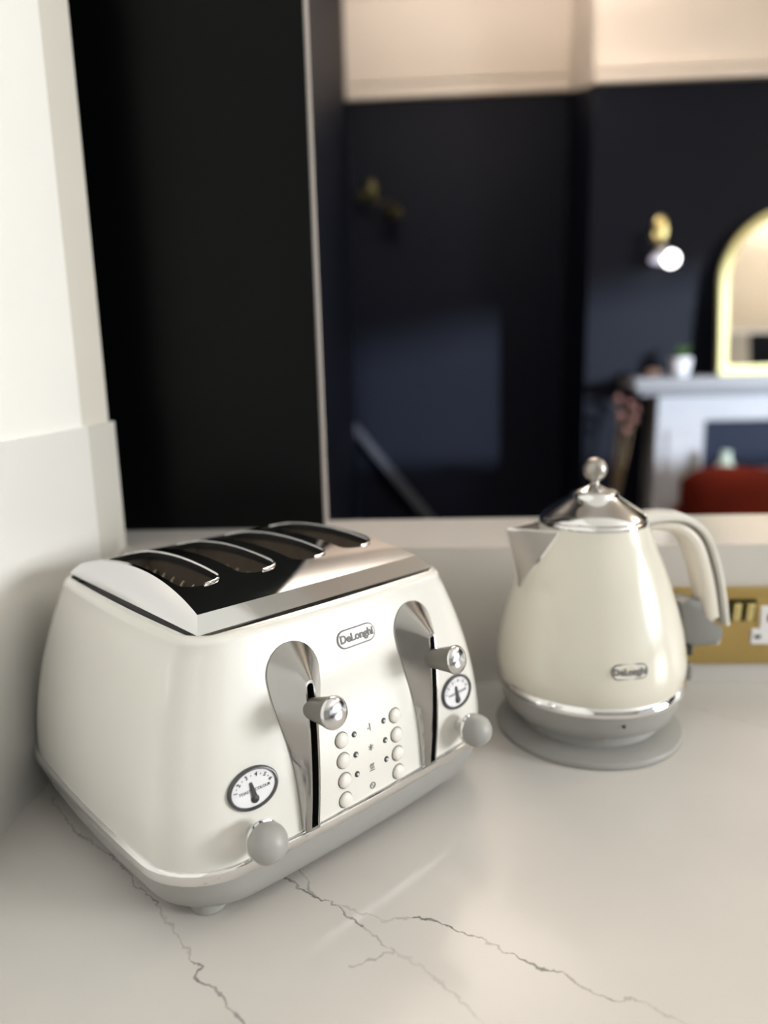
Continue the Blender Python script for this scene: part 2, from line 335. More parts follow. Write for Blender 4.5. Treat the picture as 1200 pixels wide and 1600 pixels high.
# ------------------------------------------------------------------ toaster
AL = math.radians(45.843); XO = -0.0095
TX = -0.13716 + XO * math.cos(AL); TY = 0.59287 + XO * math.sin(AL)
T = empty('toaster', (TX, TY, CZ), AL, 'white and chrome four-slot toaster with two levers and dials on the worktop', 'toaster')
A0, B0, ZB, ZT, QB = 0.150, 0.1427, 0.0465, 0.1875, 0.006
IS, IF = 0.0345, 0.0265
def ab(z):
    t = min(1, max(0, (z - ZB) / (ZT - ZB))); g = t ** 1.75
    return A0 - IS * g, B0 - IF * g
def yf(x, z):
    a, b = ab(z); return -(b + QB * (1 - (x / a) ** 2))
def rring(a, b, rc, z, q=QB, n=9, m=11):
    pts = []
    rf = rc; rb = rc * 1.38
    for cx, cy, a0 in ((a - rb, b - rb, 0), (-(a - rb), b - rb, PI / 2), (-(a - rc), -(b - rc), PI), (a - rc, -(b - rc), 1.5 * PI)):
        for i in range(n + 1):
            rc = rb if a0 < 2 else rf; t = a0 + PI / 2 * i / n; pts.append((cx + rc * math.cos(t), cy + rc * math.sin(t)))
        # straight run to the next corner, subdivided so it can bulge
        nx, ny = {0: (-(a - rb), b), 1: (-a, -(b - rf)), 2: (a - rf, -b), 3: (a, b - rb)}[int(round(a0 / (PI / 2)))]
        x0, y0 = pts[-1]
        for i in range(1, m): pts.append((x0 + (nx - x0) * i / m, y0 + (ny - y0) * i / m))
    return [(x * (1 + q / a * (1 - (y / b) ** 2)), y * (1 + q / b * (1 - (x / a) ** 2)), z) for x, y in pts]
rings = []
for i in range(19):
    z = ZB + (ZT - 0.006 - ZB) * i / 18; a, b = ab(z); f = (z - ZB) / (ZT - ZB); rings.append(rring(a, b, 0.042 - 0.018 * f, z))
a, b = ab(ZT - 0.006)
for k in range(1, 7):
    t = PI / 2 * k / 6; d = 0.006 * (1 - math.cos(t)); rings.append(rring(a - d, b - d, 0.024 - d * .5, ZT - 0.006 + 0.006 * math.sin(t)))
LA, LB = 0.108, 0.1075       # lid foot half sizes
rings.append(rring(LA + 0.0025, LB + 0.002, 0.012, ZT - 0.0005, QB * .5)); rings.append(rring(LA + 0.002, LB + 0.0015, 0.012, ZT - 0.008, QB * .5))
MB().loft(rings, True, True).obj('body', M['enamel'], T, ang=60)
MB().loft([rring(LA + 0.0015, LB + 0.001, 0.012, ZT - 0.0079, QB * .5), rring(LA + 0.0015, LB + 0.001, 0.012, ZT - 0.0065, QB * .5)], True, True).obj('top_gap', M['black'], T, smooth=False)
# chrome trim and grey base
MB().loft([rring(A0 + e, B0 + e, 0.042 + e, z) for e, z in ((-0.004, 0.0395), (0.0010, 0.0395), (0.0020, 0.0400), (0.0027, 0.0420), (0.0030, 0.0440), (0.0026, 0.0470), (0.0012, 0.0482), (-0.003, 0.0484))], True, True).obj('chrome_trim', M['chrome'], T)
MB().loft([rring(A0 + e, B0 + e, 0.042, z) for e, z in ((-0.028, 0.0070), (-0.020, 0.0072), (-0.0145, 0.0088), (-0.0095, 0.0130), (-0.0055, 0.0195), (-0.0020, 0.0290), (0.0004, 0.0398))], True, True).obj('base', M['grey'], T, ang=50)
for sx in (-1, 1):
    for sy in (-1, 1):
        MB().lathe([(0.011, 0), (0.0125, 0.001), (0.0125, 0.009)], 24, c=(sx * 0.115, sy * 0.108, 0)).obj('foot', M['grey'], T)
# lid: a chrome shell arched from front to back with four slots
SX = [-0.0745, -0.0255, 0.0235, 0.0725]; SW = 0.0165; V0, V1 = -0.060, 0.074
NV = 96
LT, LTB = 0.0945, 0.096
def ztop(v): return ZT + 0.010 + 0.0115 * (1 - (v / LTB) ** 2)
def sw(v):
    if v <= V0 or v >= V1: return 0
    d = min(v - V0, V1 - v); r = 0.012
    return SW if d >= r else SW * max(0, 1 - ((r - d) / r) ** 2.4) ** 0.5
vs = sorted(set([-LTB + 2 * LTB * i / NV for i in range(NV + 1)] + [V0, V1] + [V0 + 0.012 * (1 - math.cos(PI / 2 * k / 6)) for k in range(1, 6)] + [V1 - 0.012 * (1 - math.cos(PI / 2 * k / 6)) for k in range(1, 6)]))
def skew(v): return 0.0075 * (1 - (v / LTB) ** 2)     # the ends of the lid fall away less at the corners
lid = MB()
cols = []
for v in vs:
    h = sw(v); row = [-LT - 0.0065 + skew(v) * 0.9]
    for c in SX: row += [c - h, c + h]
    row.append(LT + 0.0065 - skew(v) * 0.9); cols.append([(x, v, ztop(v)) for x in row])
n = 10
vv = [p for r in cols for p in r]; ff = []
for i in range(len(cols) - 1):
    for j in (0, 2, 4, 6, 8): ff.append((i * n + j, i * n + j + 1, (i + 1) * n + j + 1, (i + 1) * n + j))
lid.add(vv, ff)
def foot_pt(x, y): return (x, y, ZT + 0.0005)
for s_ in (0, 9):
    sg = -1 if s_ == 0 else 1
    prof = []
    for i, v in enumerate(vs):
        vb = v * LB / LTB; top = Vector(cols[i][s_]); bot = Vector((sg * LA, vb, ZT + 0.0005)); bg = 1 - (v / LTB) ** 2
        prof.append([top, (top * .6 + bot * .4) + Vector((sg * .0014, 0, .0017)) * bg, (top * .25 + bot * .75) + Vector((sg * .0012, 0, .0011)) * bg, bot, bot + Vector((-sg * 0.002, 0, -0.006))])
    lid.loft(prof, closed=False)
for sg, i in ((-1, 0), (1, len(vs) - 1)):
    xs = [p[0] for p in cols[i]]; xs = [xs[0]] + [xs[0] + (xs[-1] - xs[0]) * k / 12 for k in range(1, 12)] + [xs[-1]]
    top = [Vector((x, sg * LTB, ztop(LTB))) for x in xs]; bot = [Vector((x * LA / abs(xs[0]), sg * LB, ZT + 0.0005)) for x in xs]
    lid.loft([top, [a_ * .6 + b_ * .4 for a_, b_ in zip(top, bot)], [a_ * .25 + b_ * .75 for a_, b_ in zip(top, bot)], bot, [p + Vector((0, -sg * 0.002, -0.006)) for p in bot]], closed=False)
lid.obj('lid', M['mirrorlid'], T, ang=30)
def slot_outline(e=0.0):
    L_, R_ = [], []
    q = [v for v in vs if V0 <= v <= V1]
    for v in q:
        L_.append((-sw(v) - (e if sw(v) > 0 else 0), v - (e if v == V0 else 0) + (e if v == V1 else 0)))
        R_.append((sw(v) + (e if sw(v) > 0 else 0), v - (e if v == V0 else 0) + (e if v == V1 else 0)))
    return R_ + L_[::-1][1:-1]
o2 = slot_outline()
rim = MB(); path = [(x, v, ztop(v) + 0.0006) for x, v in o2]
k_ = len([v for v in vs if V0 <= v <= V1]); rim.tube(path[:k_], 0.0009, 8)
rim_me = rim.mesh('slot_rim'); 
ln = MB(); ln.loft([[(x, v, ztop(v) - 0.0055) for x, v in o2], [(x * 1.16, v, ztop(v) - 0.0075) for x, v in o2], [(x * 1.20, v, 0.075) for x, v in o2]], False, True)
lc2 = MB(); lc2.loft([[(x, v, ztop(v)) for x, v in o2], [(x, v, ztop(v) - 0.0055) for x, v in o2]]); lc2_me = lc2.mesh('slot_collar')
ln_me = ln.mesh('slot_liner')
wg = MB()
for sd in (-1, 1):
    for k in range(8):
        y = V0 + 0.012 + k * 0.0158
        wg.tube([(sd * 0.0120, y, 0.082), (sd * 0.0120, y, 0.182), (sd * 0.0140, y + 0.003, 0.1885), (sd * 0.0170, y + 0.004, 0.1905)], 0.0008, 6)
    for z in (0.1845, 0.172): wg.tube([(sd * 0.0128, V0 + 0.006, z), (sd * 0.0128, V1 - 0.006, z)], 0.0008, 6)
    for k in range(4):
        y0 = V0 + 0.022 + k * 0.029
        wg.tube([(sd * 0.0085, y0 + 0.0075 * math.cos(t_ * PI / 6), 0.176 + 0.008 * math.sin(t_ * PI / 6)) for t_ in range(7)], 0.0008, 6)
wg_me = wg.mesh('wire_guard')
for c in SX:
    l_ = link('slot_liner', ln_me, M['slot'], T, Matrix.Translation((c, 0, 0)))
    link('wire_guard', wg_me, M['wire'], l_)
    link('slot_collar', lc2_me, M['black'], l_)
    link('slot_rim', rim_me, M['chrome'], T, Matrix.Translation((c, 0, 0)))

# things set on the front face
LEAN = 0.045
def FP(x, z, h=0.0):
    x = x + LEAN * (z - 0.1); e = 1e-4
    p = Vector((x, yf(x, z), z)); tx = Vector((2 * e, yf(x + e, z) - yf(x - e, z), 0)).normalized(); tz = Vector((0, yf(x, z + e) - yf(x, z - e), 2 * e)).normalized()
    n_ = tx.cross(tz).normalized(); return p + n_ * h, tx, tz, n_
def FM(x, z, h=0.0):
    p, tx, tz, n_ = FP(x, z, h); tz = n_.cross(tx)
    return Matrix(((tx.x, tz.x, n_.x, p.x), (tx.y, tz.y, n_.y, p.y), (tx.z, tz.z, n_.z, p.z), (0, 0, 0, 1)))
XM = 0.0015
# lever guides
WT = [(0.0490, 0.0060), (0.0525, 0.0062), (0.060, 0.0067), (0.075, 0.0078), (0.085, 0.0086), (0.095, 0.0098), (0.104, 0.0112), (0.113, 0.0130), (0.122, 0.0152), (0.131, 0.0174), (0.142, 0.0197), (0.153, 0.0205)]
def hg(z): return 0.0065 + 0.0125 * max(0, (z - 0.0555)) / 0.0985
def guide(xc):
    NS, NA = 24, 20
    def outline(kind):
        pts = []
        z0, z1 = {'o': (0.0490, 0.153), 's': (0.0500, 0.1450), 'i': (0.0520, 0.1450)}[kind]
        def hw(z, s):
            return lerp_tab(WT, z) if kind == 'o' else (0.0044 if kind == 's' else 0.0025)
        R = {'o': 0.0205, 's': 0.0044, 'i': 0.0025}[kind]
        for i in range(NS + 1):
            z = z0 + (z1 - z0) * i / NS; pts.append((hw(z, i), z))
        for k in range(1, NA):
            t_ = PI * k / NA; pts.append((R * math.cos(t_), z1 + R * math.sin(t_)))
        for i in range(NS, -1, -1):
            z = z0 + (z1 - z0) * i / NS; pts.append((-hw(z, i), z))
        return pts
    o, s_, i_ = outline('o'), outline('s'), outline('i')
    R0 = [FP(xc + x * 1.0, z, -0.002)[0] for x, z in o]; R1 = [FP(xc + x, z, 0.0012)[0] for x, z in o]
    R2 = [FP(xc + x, z, hg(z))[0] for x, z in s_]; R2b = [FP(xc + x * .86, z, hg(z) + 0.0006)[0] for x, z in s_]; R3 = [FP(xc + x, z, hg(z) + 0.0004)[0] for x, z in i_]; R4 = [FP(xc + x, z, 0.001)[0] for x, z in i_]
    g = MB().loft([R0, R1, R2, R2b, R3]).obj('lever_guide', M['steel'], T, ang=28)
    MB().loft([R3, R4], False, True).obj('slot_recess', M['black'], g, smooth=False)
for xc in (-0.0572, 0.0572): guide(XM + xc)
# levers
lv = MB().lathe([(0.0022, -0.012), (0.0022, 0.0), (0.0058, 0.0005), (0.0064, 0.002), (0.0088, 0.019), (0.0098, 0.0235), (0.0098, 0.0245)], 28).mesh('lever')
M['cap'] = mat('cap_chrome', (0.72, 0.71, 0.72), 0.16, metal=1, rvar=0.03, scale=80)
lc = MB().lathe([(0.0096, 0.0242), (0.0094, 0.0252), (0.0084, 0.0264), (0.006, 0.0275), (0.003, 0.0280), (0.0005, 0.0281)], 28).mesh('lever_cap')
for xc in (-0.0565, 0.0565):
    l_ = link('lever', lv, M['taupe'], T, FM(XM + xc, 0.1315, hg(0.1315) - 0.003) @ Matrix.Scale(1.09, 4)); c_ = link('lever_cap', lc, M['cap'], l_); c_['label'] = 'polished chrome lever cap'
# dials
def ell(mb, prof, n=40, ax=0.0180, az=0.0137):
    mb.loft([[((ax - i) * math.cos(2 * PI * k / n), (az - i) * math.sin(2 * PI * k / n), h) for k in range(n)] for i, h in prof], True, True)
bez = MB(); n = 44
bez.loft([[((0.0180 - i) * math.cos(2 * PI * k / n), (0.0137 - i) * math.sin(2 * PI * k / n), h) for k in range(n)] for i, h in ((0, -0.001), (0, 0.001), (0.0006, 0.0018), (0.0016, 0.0019), (0.0022, 0.0010), (0.0022, -0.0004))]); bez_me = bez.mesh('bezel')
fc = MB(); ell(fc, ((0.0021, -0.0012), (0.0021, 0.0003))); fc_me = fc.mesh('dial_face')
nu = MB()
for k in range(11):
    a_ = math.radians(172 - k * 15.8); x, y = 0.0128 * math.cos(a_), 0.0086 * math.sin(a_) - 0.0002
    if k % 2 == 0: add_text(nu, str(k // 2 + 1), 0.0038, x, y, 0.0005, a_ - PI / 2, 0.00008, 0.00006)
    else: nu.lathe([(0.00035, 0.0003), (0.00035, 0.0006)], 8, c=(x, y, 0))
nu_me = nu.mesh('numerals', False)
tl = MB(); add_text(tl, 'TOAST', 0.0027, -0.0064, -0.0012, 0.0005, 0, 0.00008); add_text(tl, 'COLOUR', 0.0027, 0.0064, -0.0012, 0.0005, 0, 0.00008); tl_me = tl.mesh('lettering', False)
pt = MB().lathe([(0.0027, 0.0004), (0.0027, 0.0012), (0.002, 0.0018), (0.0004, 0.0019)], 20, c=(0, -0.0068, 0))
pt.add([(x, y, z) for z in (0.0006, 0.0014) for x, y in ((-0.0019, -0.006), (0.0019, -0.006), (0.0008, 0.0045), (-0.0008, 0.0045))], [(3, 2, 1, 0), (4, 5, 6, 7), (0, 1, 5, 4), (1, 2, 6, 5), (2, 3, 7, 6), (3, 0, 4, 7)])
pt_me = pt.mesh('pointer')
for xc, pr in ((-0.0975, 0.16), (0.0965, 0.06)):
    d_ = link('dial', fc_me, M['dial'], T, FM(XM + xc, 0.0925, 0.0006))
    link('bezel', bez_me, M['bezel'], d_); link('numerals', nu_me, M['ink'], d_); link('lettering', tl_me, M['ink'], d_); link('pointer', pt_me, M['ink'], d_, Matrix.Translation((0, -0.0068, 0)) @ Matrix.Rotation(pr, 4, 'Z') @ Matrix.Translation((0, 0.0068, 0)))
# browning knobs
kb = MB().ball((0, 0, 0.019), 0.0128, 28, 18).mesh('browning_knob')
kr_ = MB().lathe([(0.0045, -0.001), (0.0045, 0.0075), (0.0105, 0.0095), (0.0122, 0.0118), (0.0126, 0.0135), (0.0126, 0.0152), (0.012, 0.0155)], 28).mesh('knob_collar')
for xc in (-0.1005, 0.0955):
    k_ = link('browning_knob', kb, M['grey'], T, FM(XM + xc, 0.0655, 0)); c_ = link('knob_collar', kr_, M['chrome'], k_); c_['label'] = 'chrome knob collar'
# buttons, lights, icons
bt = MB().lathe([(0.0052, -0.001), (0.0052, 0.0012), (0.0047, 0.0021), (0.003, 0.0029), (0.0006, 0.0032)], 24).mesh('button')
br = MB().lathe([(0.0060, -0.001), (0.0060, 0.0002), (0.0052, 0.0001), (0.0052, -0.001)], 24).mesh('button_gap')
li = MB().lathe([(0.0022, -0.001), (0.0022, 0.0002), (0.0004, 0.0004)], 16).mesh('indicator_light')
ll = MB().ball((0.0004, -0.0003, 0.0003), 0.0010, 10, 8).mesh('indicator_lens')
ROWS = (0.0978, 0.0833, 0.0690, 0.0548)
for xc in (-0.0257, 0.0257):
    for i, z in enumerate(ROWS):
        b_ = link('button', bt, M['button'], T, FM(XM + xc, z + 0.0, 0)); link('button_gap', br, M['dgrey'], b_)
        if i < 3:
            q_ = link('indicator_light', li, M['black'], T, FM(XM + xc * 0.555, z, 0)); link('indicator_lens', ll, M['dial'], q_)
def icon(k, z):
    mb = MB()
    if k == 0: mb.box(0.0004, -0.0026, 0.0001, 0.0010, 0.0030, 0.0003); mb.box(-0.0016, -0.0010, 0.0001, -0.0008, 0.0002, 0.0003)
    if k == 1:
        for a_ in range(3):
            c, s_ = math.cos(a_ * PI / 3 + .5), math.sin(a_ * PI / 3 + .5); mb.tube([(-0.0024 * c, -0.0024 * s_, 0.0002), (0.0024 * c, 0.0024 * s_, 0.0002)], 0.00026, 6)
    if k == 2:
        mb.box(-0.0024, -0.0030, 0.0001, 0.0024, -0.0024, 0.0003)
        for x in (-0.0014, 0, 0.0014): mb.tube([(x + 0.0004 * math.sin(j * 1.6), -0.0016 + 0.0008 * j, 0.0002) for j in range(6)], 0.00022, 6)
    if k == 3:
        mb.tube([(0.0022 * math.cos(j * PI / 10), 0.0022 * math.sin(j * PI / 10), 0.0002) for j in range(21)], 0.00036, 6); mb.tube([(-0.0006, 0.0006, 0.0002), (0.0006, -0.0006, 0.0002)], 0.0003, 6)
    mb.obj('icon', M['greyink'], T, FM(XM, z, 0.0001))
for k in range(4): icon(k, ROWS[k])
# badge
def pill(mb, hw_, hh, z0, z1, n=12, fn=None):
    ring = [(hw_ - hh + hh * math.cos(-PI / 2 + PI * k / n), hh * math.sin(-PI / 2 + PI * k / n)) for k in range(n + 1)] + [(-(hw_ - hh) + hh * math.cos(PI / 2 + PI * k / n), hh * math.sin(PI / 2 + PI * k / n)) for k in range(n + 1)]
    mb.loft([[(x, y, z0) for x, y in ring], [(x, y, z1) for x, y in ring]], True, True)
def badge(parent, mx, hw_, hh, fn=None):
    a1, a2, a3 = MB(), MB(), MB()
    pill(a1, hw_, hh, -0.002, 0.0006); pill(a2, hw_ - 0.0011, hh - 0.0011, 0.0004, 0.0008); add_text(a3, 'DeLonghi', hh * 1.18, 0, 0.0, 0.0010, 0, 0.0002, 0.0003)
    if fn:
        for m_ in (a1, a2, a3): m_.v = [fn(p) for p in m_.v]
    b_ = a1.obj('badge', M['badge'], parent, mx, smooth=False); a2.obj('badge_field', M['button'], b_, smooth=False); a3.obj('lettering', M['badge'], b_, smooth=False)
badge(T, FM(XM, 0.1630, 0), 0.0178, 0.0068)

# ------------------------------------------------------------------ kettle and its power base
KX, KY = 0.1615, 0.6813
PB = empty('power_base', (KX, KY, CZ), 0, 'round grey power base disc under the white kettle', 'kettle base')
MB().lathe([(0.084, 0), (0.0878, 0.001), (0.0884, 0.0035), (0.0872, 0.0062), (0.080, 0.0085), (0.0765, 0.0095), (0.066, 0.0115), (0.064, 0.0222), (0.062, 0.0230), (0.02, 0.0230)], 72).obj('disc', M['grey'], PB)
KD = math.atan2(0.19, 0.98)
K = empty('kettle', (KX, KY, CZ + 0.0232), KD, 'white enamel kettle with chrome lid and ball knob on grey base', 'kettle')
Z0 = -0.0232
RP = [(0.0852, 0.0560), (0.0874, 0.0640), (0.0882, 0.0740), (0.0868, 0.0880), (0.0835, 0.1060), (0.0780, 0.1260), (0.0715, 0.1460), (0.0650, 0.1640), (0.0585, 0.1800), (0.0530, 0.1930), (0.0492, 0.2030), (0.0482, 0.2060)]
RF = catmull(RP, 6)
def kr(z): return lerp_tab([(b_, a_) for a_, b_ in RF], z)
MB().lathe([(0.06, 0.056 + Z0)] + [(r_, z + Z0) for r_, z in RF] + [(0.04, 0.206 + Z0)], 72).obj('body', M['cream_enamel'], K, ang=50)
MB().lathe([(r_, z + Z0) for r_, z in ((0.060, 0.0232), (0.0745, 0.0236), (0.0785, 0.0262), (0.0822, 0.034), (0.0850, 0.044), (0.0862, 0.0490), (0.06, 0.0492))], 72).obj('bottom_band', M['grey'], K)
MB().lathe([(r_, z + Z0) for r_, z in ((0.060, 0.0482), (0.0862, 0.0484), (0.0885, 0.0495), (0.0890, 0.0520), (0.0880, 0.0555), (0.0862, 0.0575), (0.07, 0.0575))], 72).obj('chrome_ring', M['chrome'], K)
MB().lathe([(r_, z + Z0) for r_, z in ((0.030, 0.2045), (0.0490, 0.2045), (0.0498, 0.2062), (0.0492, 0.2082), (0.0478, 0.2092), (0.03, 0.2092))], 64).obj('chrome_collar', M['chrome'], K)
lidk = MB().lathe([(r_, z + Z0) for r_, z in ((0.030, 0.2085), (0.0472, 0.2088), (0.0478, 0.2108), (0.0465, 0.2128), (0.0400, 0.2172), (0.0320, 0.2225), (0.0235, 0.2280), (0.0218, 0.2300), (0.0212, 0.2322), (0.0195, 0.2338), (0.0130, 0.2365), (0.0070, 0.2390), (0.0048, 0.2400), (0.003, 0.2400))], 64).obj('lid', M['chrome'], K)
MB().lathe([(r_, z + Z0) for r_, z in ((0.0050, 0.2392), (0.0040, 0.2410), (0.0040, 0.2440))], 24).ball((0, 0, 0.2540 + Z0), 0.0112, 28, 18).obj('lid_knob', M['satin'], lidk)
# spout (local -X)
NSP = 14; Ha = math.radians(30)
sp = MB(); L0, L1 = [], []
def spout_ring(e):
    rr_ = []
    for i in range(NSP + 1):
        s_ = i / NSP; zc = 0.146 + (0.2020 - 0.146) * s_
        ridge = Vector((-(kr(0.146) + 0.0005 + (0.0830 - kr(0.146)) * s_) + 0.004 * 0, 0, zc + Z0))
        th = Ha * s_ ** 0.95; rb = kr(zc) - 0.0005
        for sg in (1, -1): pass
        rr_.append((ridge, Vector((-rb * math.cos(th), -rb * math.sin(th), zc + Z0)), Vector((-rb * math.cos(th), rb * math.sin(th), zc + Z0))))
    return rr_
SR = spout_ring(0)
rows = []
for rdg, pl, pr_ in SR:
    row = []
    for k in range(7): row.append(pl.lerp(rdg, k / 6) + Vector((0, -0.0012 * math.sin(PI * k / 6), 0)))
    for k in range(1, 7): row.append(rdg.lerp(pr_, k / 6) + Vector((0, 0.0012 * math.sin(PI * k / 6), 0)))
    rows.append(row)
sp.loft(rows, closed=False)
inner = [[p + Vector((0.0016, 0, -0.0006)) for p in r] for r in rows]
sp.loft([rows[-1], [p + Vector((0.0014, 0, 0.0006)) for p in rows[-1]], inner[-1]], closed=False)
so = sp.obj('spout', M['satin'], K, ang=40)
MB().loft([inner[-1], [Vector((-0.030, 0, 0.196 + Z0))] * 13], closed=False).obj('spout_mouth', M['black'], so)
fr = MB()
for idx in (1, 2):
    fr.tube([(v[0] + Vector((0, 0, 0))) for v in SR][1:], 0.0009, 6)
    fr.tube([v[idx] for v in SR], 0.0011, 6); fr.tube([SR[-1][0], SR[-1][idx]], 0.0011, 6)
fr.obj('spout_edge', M['chrome'], so)
# handle (local +X): outer shell, ivory grip, grey foot
def strip(path, thick, width, mb, n=12, pw=3.2):
    rings = []
    for i, p in enumerate(path):
        a_, b_ = path[max(0, i - 1)], path[min(len(path) - 1, i + 1)]; t_ = Vector((b_[0] - a_[0], 0, b_[1] - a_[1])).normalized(); nn = Vector((t_.z, 0, -t_.x))
        th_ = thick[i] if isinstance(thick, list) else thick; wd = width[i] if isinstance(width, list) else width
        ring = []
        for j in range(20):
            q = 2 * PI * j / 20; cx, cy = math.cos(q), math.sin(q); cx = math.copysign(abs(cx) ** (2 / pw), cx); cy = math.copysign(abs(cy) ** (2 / pw), cy)
            ring.append(Vector((p[0], 0, p[1] + Z0)) + nn * (cx * th_ / 2) + Vector((0, cy * wd / 2, 0)))
        rings.append(ring)
    return mb.loft(rings, True, True)
HS = lambda P: [(0.046 + (x - 0.046) * 1.22, z - 0.004 * max(0, x - 0.10) / 0.02) for x, z in P]
hp = catmull(HS([(0.044, 0.2060), (0.060, 0.2075), (0.0755, 0.2060), (0.0885, 0.1990), (0.0985, 0.1865), (0.1065, 0.168), (0.1125, 0.146), (0.1172, 0.122), (0.1205, 0.100)]), 5)
th1 = [0.0115 - 0.0062 * min(1, i / 22) for i in range(len(hp))]; wd1 = [0.030 - 0.004 * i / len(hp) for i in range(len(hp))]
H = strip(hp, th1, wd1, MB()).obj('handle', M['enamel'], K)
gp = catmull(HS([(0.0500, 0.1985), (0.062, 0.1985), (0.0745, 0.1960), (0.0850, 0.1870), (0.0920, 0.1740), (0.0985, 0.152), (0.1035, 0.130), (0.1075, 0.105)]), 5)
strip(gp, [0.007 + 0.0125 * min(1, i / 20) for i in range(len(gp))], 0.024, MB(), pw=2.6).obj('handle_grip', M['grip'], H)
ft = MB(); fo = [(0.0800, 0.122), (0.0880, 0.1250), (0.0960, 0.122), (0.0985, 0.110), (0.1050, 0.103), (0.1165, 0.097), (0.1170, 0.087), (0.1120, 0.079), (0.092, 0.0765), (0.0840, 0.082)]; fo = HS(fo)
ft.loft([[(x, y, z + Z0) for x, z in [(0.109 + (x_ - 0.109) * e, 0.1 + (z_ - 0.1) * e) for x_, z_ in fo]] for y, e in ((-0.0125, 0.9), (-0.0115, 0.97), (-0.009, 1), (0.009, 1), (0.0115, 0.97), (0.0125, 0.9))], True, True)
ft.obj('handle_foot', M['dgrey'], H, ang=50)
ds = MB(); ds.box(0.084, -0.010, 0.066 + Z0, 0.103, 0.010, 0.078 + Z0); ds.obj('handle_hinge', M['black'], H, smooth=False, bevel=0.002)
sw_ = MB(); sw_.box(0.080, -0.011, 0.040 + Z0, 0.104, 0.011, 0.060 + Z0); sw_.obj('switch', M['taupe'], K, smooth=False, bevel=0.004)
# badge and light on the side (world direction about -79 degrees)
thb = math.radians(-80) - KD
def wrap(zc):
    def fn(p):
        z = zc + p[1]; r_ = kr(z) + p[2]; a_ = thb + p[0] / kr(zc); return (r_ * math.cos(a_), r_ * math.sin(a_), z + Z0)
    return fn
badge(K, None, 0.0165, 0.0066, wrap(0.0915))
MB().ball((0.0848 * math.cos(thb - .03), 0.0848 * math.sin(thb - .03), 0.040 + Z0), 0.0016, 10, 8).obj('indicator_light', M['black'], K)

# ------------------------------------------------------------------ brass socket on the ledge face
SK = empty('wall_socket', (0.343, YL, CZ + 0.0675), 0, 'brass double wall socket with white inserts behind the kettle handle', 'socket')
MB().box(-0.073, -0.006, -0.0435, 0.073, 0, 0.0435).obj('plate', M['brass'], SK, smooth=False, bevel=0.002)
MB().box(-0.0735, -0.0075, 0.0355, 0.0735, -0.002, 0.0440).obj('plate_lip', M['brass'], SK, smooth=False, bevel=0.0015)
for sx in (-1, 1):
    MB().box(-0.0044, -0.0125, -0.010, 0.0044, -0.005, 0.010).obj('rocker_switch', M['gold'], SK, Matrix.Translation((sx * 0.0068, 0, 0.0185)) @ Matrix.Rotation(0.12, 4, 'X'), smooth=False, bevel=0.0022)
    ins = MB(); c = sx * 0.0285 - (0.011 if sx < 0 else 0)
    ol = [(-0.018, -0.020), (0.018, -0.020), (0.018, -0.002), (0.0095, -0.002), (0.0095, 0.023), (-0.0095, 0.023), (-0.0095, -0.002), (-0.018, -0.002)]
    ins.loft([[(c + x, y, z) for x, z in ol] for y in (-0.0085, -0.005)], True, True); io_ = ins.obj('socket_insert', M['plug'], SK, smooth=False, bevel=0.0016)
    hl = MB(); hl.box(c - 0.002, -0.0090, 0.006, c + 0.002, -0.0084, 0.014); hl.box(c - 0.0142, -0.0090, -0.0130, c - 0.0078, -0.0084, -0.0090); hl.box(c + 0.0078, -0.0090, -0.0130, c + 0.0142, -0.0084, -0.0090)
    hl.obj('pin_holes', M['black'], io_, smooth=False)
MB().box(-0.0145, -0.0066, 0.006, 0.0145, -0.005, 0.031).obj('switch_surround', M['oldbrass'], SK, smooth=False)

# ------------------------------------------------------------------ dining room: fireplace
FX = 1.81
F = empty('fireplace', (FX, 3.9, 0), 0, 'white marble fireplace surround on the dark chimney breast', 'fireplace')
MB().box(-0.776, -0.28, 1.122, 0.776, 0, 1.184).box(-0.745, -0.25, 1.095, 0.745, 0, 1.122).obj('mantel_shelf', M['shelf'], F, smooth=False, bevel=0.006)
for sx in (-1, 1):
    x0, x1 = sorted((sx * 0.405, sx * 0.640))
    MB().box(x0, -0.20, 0.10, x1, 0, 1.095).box(x0 - 0.02, -0.22, 0, x1 + 0.02, 0, 0.10).box(x0 + 0.05, -0.212, 0.18, x1 - 0.05, -0.2, 0.93).obj('jamb', M['marble'], F, smooth=False, bevel=0.006)
MB().box(-0.405, -0.185, 0.965, 0.405, 0, 1.095).obj('frieze', M['marble'], F, smooth=False, bevel=0.005)
MB().box(-0.405, -0.06, 0, -0.27, -0.001, 0.965).box(0.27, -0.06, 0, 0.405, -0.001, 0.965).box(-0.27, -0.06, 0.72, 0.27, -0.001, 0.965).box(-0.27, -0.012, 0, 0.27, -0.001, 0.72).obj('cast_iron_insert', M['iron'], F, smooth=False, bevel=0.006)
gr = MB(); 
for k in range(9): gr.box(-0.22 + k * 0.054, -0.14, 0.40, -0.20 + k * 0.054, -0.12, 0.70)
gr.box(-0.24, -0.145, 0.68, 0.26, -0.115, 0.72); gr.box(-0.24, -0.145, 0.38, 0.26, -0.115, 0.41); gr.box(-0.24, -0.12, 0.0, -0.20, -0.06, 0.42); gr.box(0.20, -0.12, 0.0, 0.26, -0.06, 0.42)
gr.obj('grate', M['grate'], F, smooth=False)
